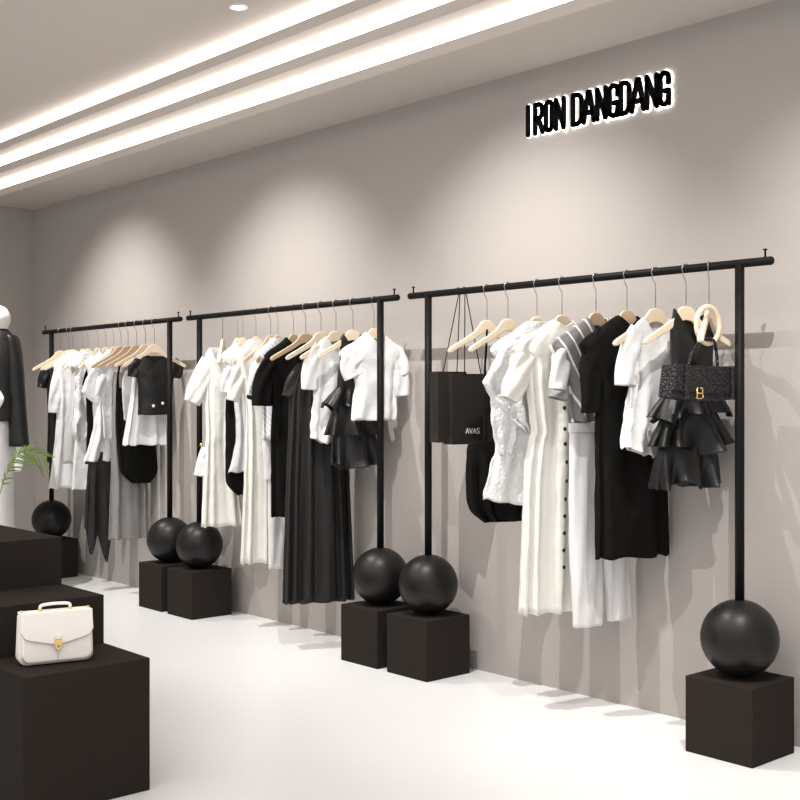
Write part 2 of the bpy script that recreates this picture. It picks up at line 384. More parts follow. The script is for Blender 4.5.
class Garment:
    def __init__(s, name, label, cat, px, th, m, group=None, zb=None):
        s.P = Plane(px, th); s.m = m; s.t = thing(name, label, cat, (s.P.x, YC, 0), s.P.rot, group); s.seed = int(px * 7) % 97; s.bvh = None
    def body(s, rows, name='body', m=None, **kw):
        kw.setdefault('seed', s.seed); bm = cloth(s.P, rows, **kw); bm.normal_update(); s.bvh = BVHTree.FromBMesh(bm)
        s.last = obj(name, bm, m or s.m, s.t, solid=.0018); return s.last
    def sleeve(s, pts, name='sleeve', m=None, both=True, **kw):
        o = obj(name, limb(s.P, pts, seed=s.seed, **kw), m or s.m, s.t, solid=.0018)
        if both: obj(name, limb(s.P, pts, mirror=True, seed=s.seed + 5, **kw), m or s.m, s.t, solid=.0018)
        return o
    def ruffle(s, rows, m=None, k=9, D=.05, hem=None, fold=.62):
        R = [(s.P.z(y), s.P.u(a), min(UMAX, s.P.u(b))) for y, a, b in rows]; q = catmull(R, 26); bm = bmesh.new(); grid = []; nu = 144
        rnd = random.Random(s.seed + len(s.t.children)); p = [rnd.uniform(0, 6.28) for _ in range(4)]
        for j, (z, ul, ur) in enumerate(q):
            t = j / 26; c, w = (ul + ur) / 2, (ur - ul) / 2; Dt = D * (.5 + .6 * t); ring = []
            for i in range(nu):
                f = 2 * pi * i / nu; g = f + .42 / k * sin(k * f + p[0]) * t; wv = sin(k * f + p[1] + .5 * sin(2 * f + p[2])) + .35 * sin((k + 4) * f + p[3])
                a = fold * t ** 1.2 * wv; uu = c + w * (1 + .10 * a) * math.copysign(abs(cos(g)) ** .8, cos(g)); nn = Dt * (1 + a) * math.copysign(abs(sin(g)) ** .65, sin(g)); zz = z
                if hem:
                    fr = (uu - c) / w
                    for (f0, d0), (f1, d1) in zip(hem, hem[1:]):
                        if f0 <= fr <= f1: zz -= (d0 + (d1 - d0) * (fr - f0) / (f1 - f0)) * t ** 2
                ring.append(bm.verts.new((uu, -nn, zz)))
            grid.append(ring)
        for j in range(26):
            for i in range(nu): bm.faces.new((grid[j][i], grid[j][(i + 1) % nu], grid[j + 1][(i + 1) % nu], grid[j + 1][i]))
        return obj('ruffle', bm, m or s.m, s.t, solid=.0016)
    def button(s, x, y, m='button', r=.0075, name='button'):
        u = s.P.u(x, .05); z = s.P.z(y, u, .05); hit = s.bvh.ray_cast(Vector((u, -.5, z)), Vector((0, 1, 0))); yy = hit[0].y if hit[0] else -.04
        bm = bmesh.new(); bmesh.ops.create_uvsphere(bm, u_segments=12, v_segments=8, radius=r); bmesh.ops.scale(bm, verts=bm.verts[:], vec=(1, .45, 1)); bmesh.ops.translate(bm, verts=bm.verts[:], vec=(u, yy - .001, z))
        obj(name, bm, m, s.t)
G3 = 'wooden hangers on the nearest rack'; G2 = 'wooden hangers on the middle rack'; G1 = 'wooden hangers on the farthest rack'

#@@GARMENTS
# ================================================================ RACK 3 (nearest)
hang(487, 17, 'empty pale wooden hanger beside the dark shopping bags on the nearest rack', G3)
hang(508, 17, 'pale wooden hanger holding the black camisole dress on the nearest rack', G3)
hang(537, 16, 'pale wooden hanger inside the crinkled white draped blouse', G3, width=.9)
hang(562, 18, 'pale wooden hanger inside the ivory dress with black buttons', G3, width=.9)
hang(596, 16, 'tan wooden hanger holding the grey striped blouse and white trousers', G3, dark=True, width=.9)
hang(627, 17, 'tan wooden hanger inside the long plain black dress on the nearest rack', G3, dark=True, width=.9)
hang(655.5, 18, 'pale wooden hanger whose tip lies across the black dress, under the white tied top', G3)
hang(686, 18, 'pale wooden hanger through the black tiered ruffle dress on the nearest rack', G3)
hang(709, -22, 'pale wooden hanger behind the wooden ring of the black handbag', G3)

g = Garment('camisole_dress', 'black camisole dress with thin straps and gathered hem beside the shopping bags', 'dress', 508, 17, 'blackcloth')
g.body([(377, 485, 532), (400, 484, None), (430, 484, None), (446, 482, None)], 'bodice', D=.03, k=5, amp=.004)
g.body([(441, 474, 540), (446, 468, None), (475, 467, None), (500, 468, None), (512, 473, None), (521, 484, None)], 'skirt', D=.045, dtop=.03, close=True, k=11, amp=.016)
g.sleeve([(487, 330, .8), (486, 352, .8), (485, 372, 1), (488, 384, 3)], 'strap', fl=1, crumple=0)
g = Garment('draped_blouse', 'crinkled white blouse with flared draped sleeve beside the ivory buttoned dress', 'blouse', 537, 16, 'crinkle')
g.body([(329, 523, 550), (338, 512, None), (350, 506, None), (366, 501, None), (385, 497, None), (412, 492, None), (432, 494, None), (447, 496, None), (462, 491, None), (484, 486, None), (497, 484, None)], D=.04, k=8, amp=.012, crumple=.012, hem=[(-1, 0), (-.4, .03), (.3, .02), (1, 0)], cover=1)
g.body([(336, 508, 528), (350, 498, 530), (366, 488, 529), (383, 478, 527), (392, 483, 526), (404, 492, 526), (418, 505, 525), (432, 520, 525)], 'draped_sleeve', D=.016, dtop=.012, k=5, amp=.012, n0=.035, crumple=.014, lin=True)
g.body([(395, 487, 515), (420, 488, 514), (440, 492, 510), (453, 496, 505)], 'side_drape', D=.012, k=4, amp=.008, n0=.034, crumple=.012, lin=True)
g = Garment('maxi_dress', 'long ivory dress with a row of black buttons and short sleeves', 'dress', 562, 18, 'ivory')
g.body([(338, 548, 573), (343, 538, 578), (350, 530, 582), (362, 526, 584), (385, 527, 584), (415, 530, 583), (432, 532, 581), (440, 529, 582), (470, 525, 582), (520, 523, 581), (570, 521, 580), (611, 520, 578)], D=.045, k=10, amp=.016, drop=.03, crumple=.004, cover=1)
for x, y in ((564, 408), (564, 429), (564, 444), (565, 462), (565, 481), (564, 499), (563, 516), (562.5, 533), (562, 550), (562, 567)): g.button(x, y, r=.0095)
g.sleeve([(533, 347, 7), (524, 362, 10), (516, 382, 11), (509, 400, 8)], fl=.65)
g = Garment('striped_blouse', 'grey blouse with diagonal white stripes and a white turned-up sleeve', 'blouse', 596, 16, 'stripe')
g.body([(325, 583, 610), (333, 575, None), (342, 569, None), (355, 566, None), (385, 568, None), (405, 570, None), (422, 572, None)], D=.035, k=6, amp=.008, drop=.10, cover=1)
s_ = g.sleeve([(570, 345, 6), (562, 355, 8), (560, 370, 8), (558, 390, 8)], m='white', fl=.8)
g.sleeve([(558, 389, 8.5), (558, 394, 8.6), (557, 399, 8.4)], 'cuff', m='grey', fl=.85)
g = Garment('trousers', 'long white straight trousers hanging below the grey striped blouse', 'trousers', 596, 16, 'trouser')
g.body([(423, 569, 622), (427, 569, 622), (432, 569, 622)], 'waistband', D=.026, dtop=.026, k=4, amp=.001, crumple=.001)
g.sleeve([(583, 429, 14), (585, 470, 16), (586, 540, 16), (587, 590, 15.5), (588, 625, 15)], 'trouser_leg', both=False, fl=.5, crumple=.006)
g.sleeve([(609, 429, 13.5), (611, 470, 17), (614, 540, 15.5), (617, 590, 13), (620, 621, 12)], 'trouser_leg', both=False, fl=.5, crumple=.006)
g = Garment('long_dress', 'long plain black dress with short sleeves in front of the white trousers', 'dress', 627, 17, 'blackcloth')
g.body([(323, 613, 640), (329, 605, 650), (340, 597, 655), (355, 595, 658), (385, 596, 659), (420, 597, 660), (470, 597, 664), (520, 597, 666), (557, 597, 668)], D=.04, k=7, amp=.013, drop=.045, cover=1)
g.sleeve([(604, 333, 8), (596, 348, 10), (591, 370, 10), (591, 395, 9), (591, 413, 8)], fl=.7)
g = Garment('tied_top', 'short white top with draped neck and hanging ties in front of the long black dress', 'top', 655.5, 18, 'white')
g.body([(318, 643, 668), (324, 637, None), (334, 632, None), (350, 631, None), (380, 631, 672), (410, 627, 668), (432, 624, 664), (448, 623, 662)], D=.04, k=6, amp=.014, drop=.09, crumple=.012, hem=[(-1, -.01), (-.2, .02), (.4, .035), (1, 0)])
g.sleeve([(637, 328, 7), (632, 345, 10), (629, 365, 11.5), (628, 386, 12)], fl=.7)
g.sleeve([(627, 388, 1), (627, 398, 1), (626.5, 408, 1)], 'tie', fl=.5, both=False, n0=.03)
g.sleeve([(640, 395, 1.2), (641, 420, 1.6), (646, 445, 3), (650, 456, 4)], 'tie', fl=.4, both=False, n0=.04)
g = Garment('ruffle_dress', 'black satin sleeveless dress with three ruffle tiers behind the croc handbag', 'dress', 686, 18, 'satin')
g.body([(309, 674, 713), (316, 673, 713), (330, 671, 713), (350, 672, 712), (368, 673, 711), (384, 671, 711), (410, 668, 713), (470, 668, 709)], D=.03, k=5, amp=.004, drop=.15, dropb=.05)
g.ruffle([(382, 673, 711), (394, 665, 718), (406, 657, 725), (417, 651, 730)], D=.055, k=8, hem=[(-1, -.01), (-.7, .03), (-.45, -.01), (1, -.02)])
g.ruffle([(408, 667, 713), (425, 660, 720), (446, 652, 728)], D=.060, k=9, hem=[(-1, 0), (-.3, .0), (.1, .04), (.45, .02), (1, -.02)])
g.ruffle([(438, 663, 712), (460, 657, 715), (484, 655, 714)], D=.056, k=8, hem=[(-1, .02), (-.6, .01), (-.35, -.02), (.3, .02), (1, .0)])

# shopping bags
def shopping_bag(px, hookpx, th, u0, u1, py0, py1, label, text=None, feet=(.15, .85)):
    P = Plane(hookpx, th); t = thing('shopping_bag', label, 'shopping bag', (P.x, YC, 0), P.rot, 'dark card shopping bags')
    z1, z0 = P.z(py0), P.z(py1); a, b = P.u(u0), P.u(u1); d = .042; bm = bmesh.new()
    v = [(a, -d, z0), (b, -d, z0), (b, d, z0), (a, d, z0), (a, -d, z1), (b, -d, z1), (b, d, z1), (a, d, z1), (a - .0, 0, z1), (a + .012, 0, z0 + .06), (b, 0, z1), (b - .012, 0, z0 + .06)]
    V = [bm.verts.new(p) for p in v]
    for f in ((0, 3, 2, 1), (0, 1, 5, 4), (3, 7, 6, 2), (0, 4, 8, 9), (9, 8, 7, 3), (0, 9, 3), (1, 11, 10, 5), (11, 2, 6, 10), (1, 2, 11)): bm.faces.new([V[i] for i in f])
    o = obj('bag_body', bm, 'paper', t, smooth=False, solid=.002)
    w = b - a
    ca, cb = a + w * feet[0], a + w * feet[1]
    obj('cord_handle', tubebm([(ca, -d, z1 - .012), (-.003, -.014, ZBAR - .01), (-.002, 0, ZBAR + RB + .003), (.002, 0, ZBAR + RB + .003), (.003, -.014, ZBAR - .01), (cb, -d, z1 - .012)], .0026, 8), 'cord', t)
    if text:
        x = a + w * .33; zz = z0 + .052; hh = .026; ww = .017
        L = {'A': [[(0, 0), (.5, 1), (1, 0)], [(.2, .35), (.8, .35)]], 'N': [[(0, 0), (0, 1), (1, 0), (1, 1)]], 'V': [[(0, 1), (.5, 0), (1, 1)]], 'S': [[(1, .9), (.5, 1), (.1, .85), (.1, .6), (.9, .4), (.9, .12), (.5, 0), (0, .1)]]}
        bm = bmesh.new()
        for i, ch in enumerate(text):
            for pl in L[ch]:
                for (x0, q0), (x1, q1) in zip(pl, pl[1:]):
                    ax, az, bx, bz = x + i * ww * 1.22 + x0 * ww, zz + q0 * hh, x + i * ww * 1.22 + x1 * ww, zz + q1 * hh
                    dd = Vector((bx - ax, bz - az)).normalized(); n = Vector((-dd.y, dd.x)) * .0017
                    prism(bm, [(ax + n.x, az + n.y), (bx + n.x, bz + n.y), (bx - n.x, bz - n.y), (ax - n.x, az - n.y)], -d - .0022, -d - .0008)
        obj('printed_word', bm, 'print', t, smooth=False)
shopping_bag(0, 458, 14, 434, 462, 372, 442, 'dark brown card shopping bag hanging nearest the left post, partly hidden', None, (.16, .66))
shopping_bag(0, 464, 14, 448, 488, 374, 444, 'dark brown card shopping bag with a small pale printed word', 'AVAS', (.3, .72))

# handbag with wooden ring
def handbag():
    P = Plane(709, 4); t = thing('handbag', 'black crocodile leather handbag with gold emblem hanging from a wooden ring', 'handbag', (P.x, YC, 0), P.rot)
    u, z = P.u, P.z; N = .058            # hangs in front of the ruffle dress
    a, b = u(664, N), u(737, N); w = (b - a) / 2; c = (a + b) / 2; z1 = z(367, 0, N); z0 = z(398, 0, N)
    def hour(s0=0., zt=z1, zb=z0, n=12):
        top = [(c + w * (.9 - s0) * (2 * i / n - 1), zt - .006 * (1 - (2 * i / n - 1) ** 2) + .004) for i in range(n + 1)]
        bot = [(c + w * (1 - s0) * (1 - 2 * i / n), zb - .016 * (1 - (1 - 2 * i / n) ** 2) + .002) for i in range(n + 1)]
        return top + bot
    y = -N
    obj('bag_body', prismbm(hour(), y - .032, y + .032), 'croc', t, bevel=.006)
    n = 12; zf = z0 + .030
    fl = [(c + w * .905 * (2 * i / n - 1), z1 + .006 - .006 * (1 - (2 * i / n - 1) ** 2)) for i in range(n + 1)] + [(c + w * .975 * (1 - 2 * i / n), zf - .014 * (1 - (1 - 2 * i / n) ** 2)) for i in range(n + 1)]
    obj('flap', prismbm(fl, y - .041, y - .033), 'croc', t, bevel=.003)
    for s in (-.62, .62): obj('belt_band', prismbm([(c + w * s - .012, z1), (c + w * s + .012, z1), (c + w * s * 1.04 + .012, z0 - .008), (c + w * s * 1.04 - .012, z0 - .008)], y - .045, y - .0415), 'croc', t, bevel=.001)
    # emblem: two stacked gold loops
    ex, ez = u(699.5, N + .05), z(393.5, 0, N + .05); bm = bmesh.new(); q = y - .052
    def L(p): tube(bm, [(ex + x, q, ez + zz) for x, zz in p], .0028, 8)
    L([(-.017, .020), (-.017, -.020), (.013, -.020), (.019, -.014), (.019, -.006), (.013, 0), (-.017, 0)]); L([(-.017, .020), (-.010, .020)]); L([(.013, 0), (.017, .006), (.017, .014), (.013, .020), (.004, .020)])
    obj('emblem', bm, 'gold', t)
    # ring hung over the hanger's hook
    rc = (u(708, N), -N, z(326, 0, N)); bm = bmesh.new()
    R, r = .072, .0115; ring = []
    for i in range(48):
        f = 2 * pi * i / 48; ring.append([bm.verts.new((rc[0] + (R + r * cos(2 * pi * j / 14)) * cos(f), rc[1] + r * .75 * sin(2 * pi * j / 14), rc[2] + (R + r * cos(2 * pi * j / 14)) * sin(f))) for j in range(14)])
    for i in range(48):
        for j in range(14): bm.faces.new((ring[i][j], ring[(i + 1) % 48][j], ring[(i + 1) % 48][(j + 1) % 14], ring[i][(j + 1) % 14]))
    obj('wooden_ring', bm, 'wood', t)
    zb = rc[2] - R
    for pts in ([(c - w * .35, y, z1 - .01), (c - w * .28, y, z1 + .045), (c - w * .05, y - .004, zb + .01), (rc[0] - .004, y - .015, zb + .014)], [(rc[0] - .004, y - .015, zb + .014), (rc[0] + .022, y - .01, zb + .012), (rc[0] + .052, y, zb - .03), (rc[0] + .060, y, z1 - .005)]):
        obj('strap', tubebm([tuple(p) for p in catmull(pts, 14)], .0095, 10, flat=.6), 'croc', t)
handbag()

# ================================================================ RACK 2 (middle)
H2 = [(222.7, -47, 'pale wooden hanger turned edge-on above the ivory V-neck dress', 0), (237.7, 18, 'pale wooden hanger above the narrow black jumpsuit on the middle rack', 0), (243, 17, 'pale wooden hanger above the light grey wrap blouse', 0), (256, 17, 'pale wooden hanger inside the long ivory dress on the middle rack', 0),
      (270.7, 16, 'tan wooden hanger above the light grey trousers on the middle rack', 1), (278, 18, 'tan wooden hanger inside the white blouse with black marks', 1), (293.5, 17, 'tan wooden hanger inside the black short-sleeved dress on the middle rack', 1), (305.7, 18, 'tan wooden hanger inside the small black top on the middle rack', 1),
      (321, 16, 'pale wooden hanger above the charcoal pleated maxi dress', 0), (336, 17, 'pale wooden hanger inside the white open shirt on the middle rack', 0), (353, 18, 'pale wooden hanger through the black ruffle dress on the middle rack', 0), (374, 17, 'pale wooden hanger inside the white frilled tee, nearest on the middle rack', 0)]
W2 = {243: .62, 256: .7, 270.7: .8, 278: .66, 293.5: .68, 237.7: .62, 374: .78}
for px, th, lab, dk in H2: hang(px, th, lab, G2, dark=bool(dk), width=W2.get(px, 1))
g = Garment('v_neck_dress', 'ivory V-neck dress with short sleeves, leftmost on the middle rack', 'dress', 222.7, 17, 'ivory')
g.body([(348, 210, 238), (354, 206, 241), (366, 204, 242), (385, 204, 239), (410, 205, 235), (432, 206, 232), (450, 205, 233), (485, 203, 238), (526, 201, 243)], D=.04, k=8, amp=.014, drop=.2)
g.sleeve([(209, 360, 7), (203, 374, 8.5), (197, 390, 9), (192, 403, 7.5)], both=True)
g.body([(447, 202, 212), (458, 198, 214), (475, 194, 216)], 'peplum', m='white', D=.03, k=4, amp=.006, n0=-.01)
g.button(202, 445, 'gold', .012, 'buckle')
g = Garment('jumpsuit', 'narrow black jumpsuit between two white dresses on the middle rack', 'jumpsuit', 237.7, 18, 'blackcloth')
g.body([(352, 232, None), (370, 229, None), (405, 226, None), (440, 226, None), (475, 226, 246), (487, 229, 246), (495, 238, 246)], D=.028, k=5, amp=.005)
g = Garment('wrap_blouse', 'light grey wrap blouse with a peplum next to the black jumpsuit', 'blouse', 243, 17, 'offwhite')
g.body([(350, 238, 250), (358, 233, None), (375, 235, None), (400, 234, 256), (420, 236, 257), (440, 236, 257), (446, 235, 257), (460, 232, 262), (472, 228, 265)], D=.03, k=6, amp=.009, drop=.12, cover=0.6)
g.sleeve([(236, 360, 5), (228, 378, 6), (226, 393, 5)], both=False, m='white')
g = Garment('long_dress', 'long ivory dress with short sleeves, in the left half of the middle rack', 'dress', 256, 17, 'ivory')
g.body([(349, 249, None), (355, 243, None), (365, 240, None), (390, 243, None), (425, 246, 268), (470, 245, 270), (520, 243, 271), (563, 241, 271)], D=.035, k=7, amp=.012, cover=0.68)
g.sleeve([(244, 360, 6), (239, 373, 7), (236, 388, 7), (233, 401, 6)])
g = Garment('trousers', 'light grey straight trousers seen below the black short-sleeved dress', 'trousers', 270.7, 16, 'trouser')
g.body([(425, 262, 290), (450, 263, 293), (480, 265, 294)], 'waist', D=.022, k=3, amp=.003)
g.sleeve([(275, 470, 7), (276, 520, 7), (276, 569, 7)], 'trouser_leg', both=False)
g.sleeve([(286, 470, 7), (287, 520, 6.5), (287, 567, 6)], 'trouser_leg', both=False)
g = Garment('marked_blouse', 'white blouse with black marks and dark cuffs beside the black dress', 'blouse', 278, 18, 'floral')
g.body([(348, 270, None), (354, 264, None), (365, 261, None), (390, 262, None), (440, 263, None)], D=.026, k=5, amp=.006, cover=0.62)
g.sleeve([(264, 358, 5), (257, 370, 6), (254, 385, 5.5), (253, 396, 5)], m='floral')
g.sleeve([(253, 395, 5.4), (253, 398, 5.4), (252.5, 400, 5.2)], 'cuff', m='blackcloth')
g = Garment('sleeved_dress', 'plain black dress with a short flared sleeve, middle of the middle rack', 'dress', 293.5, 17, 'blackcloth')
g.body([(346, 284, 303), (352, 277, None), (365, 272, None), (395, 272, None), (430, 271, None), (480, 271, None), (516, 271, None)], D=.033, k=6, amp=.01, drop=.05, cover=0.75)
g.sleeve([(277, 355, 6), (268, 368, 8), (263, 385, 9), (262, 406, 9)])
g = Garment('small_top', 'small black top squeezed between the black dress and the charcoal maxi dress', 'top', 305.7, 18, 'blackcloth')
g.body([(350, 297, None), (357, 290, None), (370, 288, None), (400, 288, None), (450, 289, None)], D=.026, k=5, amp=.006)
g = Garment('pleated_maxi_dress', 'long charcoal pleated maxi dress reaching lowest on the middle rack', 'dress', 321, 16, 'charcoal')
g.body([(352, 311, 332), (362, 303, 338), (378, 295, 342), (400, 291, 343), (430, 290, 344), (470, 288, 347), (530, 286, 350), (601, 284, 353)], D=.045, k=13, amp=.022, drop=.10, pleat=.016, crumple=.003, nu=132)
g.sleeve([(303, 366, 5), (295, 382, 8), (290, 398, 7)])
g = Garment('open_shirt', 'white short-sleeved shirt with open collar beside the black ruffle dress', 'shirt', 336, 17, 'white')
g.body([(337, 326, 346), (342, 320, None), (354, 315, None), (375, 315, None), (400, 313, 343), (420, 311, 340), (437, 310, 337)], D=.034, k=6, amp=.011, drop=.09, crumple=.01, hem=[(-1, 0), (.0, .035), (1, -.02)])
g.sleeve([(321, 347, 6), (314, 360, 8), (311, 375, 8.5), (310, 390, 8)])
g = Garment('ruffle_dress', 'black satin ruffle dress behind the white frilled tee on the middle rack', 'dress', 353, 18, 'satin')
g.body([(334, 343, 360), (341, 340, 366), (355, 340, 369), (385, 337, 370), (410, 335, 374), (455, 335, 374)], D=.03, k=5, amp=.004, drop=.08)
g.ruffle([(383, 341, 366), (394, 333, 372), (408, 324, 379)], D=.045, k=7, hem=[(-1, -.03), (-.6, .03), (-.4, -.01), (1, 0)])
g.ruffle([(405, 335, 373), (420, 330, 377), (435, 326, 381)], D=.047, k=8)
g.ruffle([(430, 333, 374), (447, 331, 378), (464, 330, 379)], D=.045, k=8, hem=[(-1, -.03), (-.6, .03), (1, 0)])
g = Garment('frilled_tee', 'white tee with frilled shoulders, nearest on the middle rack by the post', 'top', 374, 17, 'white')
g.body([(339, 364, 384), (345, 359, 391), (356, 356, 396), (380, 355, 396), (400, 354, 395), (420, 352, 395)], D=.034, k=5, amp=.009, drop=.05, crumple=.008, cover=0.82)
g.sleeve([(362, 346, 7), (353, 356, 9), (349, 366, 9), (353, 377, 9)], 'frill', crumple=.016, both=False, n0=.008)
g.sleeve([(386, 345, 6), (396, 356, 8), (402, 367, 8), (404, 374, 7)], 'frill', crumple=.016, both=False, n0=.004)
g.sleeve([(396, 362, 7), (400, 378, 8), (402, 396, 8)], both=False)

# ================================================================ RACK 1 (farthest)
H1 = [(60.5, 'black ruffled top'), (69, 'plain white tee'), (73, 'long white dress'), (83, 'grey short shirt'), (88, 'knotted white blouse'), (98, 'slim black camisole'), (106, 'white wrap blouse'), (113.7, 'white boxy tee'),
      (121, 'sheer grey long dress'), (128, 'black bodysuit'), (136.7, 'light grey vest'), (145.5, 'sheer white blouse'), (154.5, 'black cropped top with pearl buttons')]
for i, (px, lab) in enumerate(H1): hang(px, 17 + (i * 7 % 5) - 2, 'pale wooden hanger of the %s on the farthest rack' % lab, G1, dark=i in (8, 9, 10), width=.66 if i in (3, 4, 5, 6, 7) else 1)
g = Garment('ruffled_top', 'black ruffled top, leftmost on the farthest rack', 'top', 60.5, 17, 'satin')
g.body([(364, 52, None), (372, 47, None), (390, 47, None), (420, 48, None), (462, 47, None)], D=.026, k=5, amp=.008)
g.sleeve([(49, 368, 5), (44, 378, 5), (42, 388, 4)], 'frill', crumple=.03, both=False)
g = Garment('white_tee', 'plain white tee squeezed behind the long white dress on the farthest rack', 'top', 69, 17, 'white')
g.body([(362, 62, None), (370, 57, None), (400, 58, None), (430, 58, None)], D=.02, k=4, amp=.004)
g = Garment('long_dress', 'long white dress with a short sleeve, at the left of the farthest rack', 'dress', 73, 17, 'white')
g.body([(362, 65, 80), (369, 59, 86), (385, 57, None), (410, 57, None), (440, 55, None), (465, 52, 88), (488, 49, 90)], D=.03, k=7, amp=.012, cover=0.62)
g.sleeve([(60, 371, 5), (57, 385, 5.5), (55, 400, 5.5), (54, 413, 5)])
g = Garment('grey_shirt', 'light grey short shirt with rolled hem below the knotted white blouse', 'shirt', 83, 17, 'lightgrey')
g.body([(364, 76, None), (372, 72, None), (400, 70, None), (430, 65, 100), (463, 64, 80)], D=.026, k=5, amp=.008, cover=0.62)
g = Garment('knotted_blouse', 'white blouse with a knotted bulging front on the farthest rack', 'blouse', 88, 16, 'crinkle')
g.body([(364, 80, None), (372, 75, 101), (395, 73, 103), (415, 72, 100), (430, 71, 90), (441, 77, 86)], D=.035, k=5, amp=.012, crumple=.018, close=True, cover=0.62)
g.body([(438, 75, 90), (455, 74, 90), (489, 72, 90)], 'skirt_panel', m='white', D=.02, k=4, amp=.006)
g = Garment('camisole', 'slim black camisole between white blouses on the farthest rack', 'camisole', 98, 17, 'blackcloth')
g.body([(372, 91, None), (385, 86, None), (400, 86, None), (430, 87, None), (464, 85, None)], D=.022, k=4, amp=.004)
g.sleeve([(91, 362, 1), (86, 375, 1.3), (84, 386, 1.6)], 'strap', crumple=0)
g = Garment('wrap_blouse', 'white wrap blouse with pointed sleeve and peplum above the black skirt', 'blouse', 106, 17, 'white')
g.body([(363, 98, 114), (370, 93, None), (385, 92, None), (405, 93, 119), (425, 94, 116), (436, 92, 115), (450, 88, 114), (461, 84, 112)], D=.034, k=6, amp=.012, drop=.1, crumple=.008, cover=0.62)
g.body([(366, 94, 104), (380, 85, 106), (392, 81, 106), (399, 88, 104), (405, 96, 101)], 'pointed_sleeve', D=.014, k=4, amp=.006, n0=.026, lin=True)
g = Garment('handkerchief_skirt', 'black skirt with pointed handkerchief hem below the white wrap blouse', 'skirt', 106, 17, 'charcoal')
g.body([(452, 90, 112), (470, 88, 112), (500, 86, 112), (528, 85, 112)], D=.035, k=6, amp=.012, n0=-.002, hem=[(-1, -.05), (-.6, .2), (-.1, .03), (.6, .26), (1, .0)])
g = Garment('boxy_tee', 'white boxy tee beside the sheer grey long dress', 'top', 113.7, 17, 'offwhite')
g.body([(364, 107, 120), (371, 103, None), (385, 101, None), (410, 102, None), (440, 104, None)], D=.024, k=4, amp=.006, cover=0.62)
g.sleeve([(104, 372, 4.5), (102, 385, 5), (101, 396, 5)], both=False)
g = Garment('sheer_dress', 'long sheer grey dress reaching lowest at the right of the farthest rack', 'dress', 121, 17, 'sheer')
g.body([(372, 114, None), (390, 112, None), (440, 112, None), (480, 111, 146), (510, 110, 148), (539, 109, 149)], D=.035, k=8, amp=.014)
g = Garment('bodysuit', 'black bodysuit with thin straps and curved lower edge on the farthest rack', 'bodysuit', 128, 17, 'blackcloth')
g.body([(388, 117, 146), (400, 116, 150), (430, 116, 153), (455, 119, 156), (472, 121, 157), (483, 132, 150)], D=.026, k=5, amp=.005, drop=.05, close=True)
g.sleeve([(120, 364, .8), (118, 377, .8), (118, 390, 1.3)], 'strap', crumple=0)
g = Garment('grey_vest', 'light grey vest half hidden by the sheer white blouse', 'vest', 136.7, 17, 'lightgrey')
g.body([(368, 129, None), (375, 124, None), (390, 122, None), (420, 124, None)], D=.02, k=4, amp=.005, drop=.08)
g = Garment('sheer_blouse', 'sheer white flared blouse below the black cropped top', 'blouse', 145.5, 17, 'sheerwhite')
g.body([(366, 137, None), (378, 133, None), (395, 131, 162), (415, 128, 165), (445, 123, 167)], D=.036, k=9, amp=.014)
g = Garment('cropped_top', 'black sleeveless cropped top with two pearl buttons by the post', 'top', 154.5, 17, 'satin')
g.body([(356, 143, 166), (362, 138, 173), (372, 136, 174), (390, 138, 172), (415, 138, 169)], D=.03, k=4, amp=.004, drop=.05)
g.button(154, 406, 'pearl', .011, 'pearl_button'); g.button(163.5, 403.5, 'pearl', .011, 'pearl_button')
g.sleeve([(140, 360, 5), (134, 368, 5), (132, 377, 4)], both=False); g.sleeve([(172, 361, 5), (177, 368, 5.5), (176, 378, 4)], both=False)

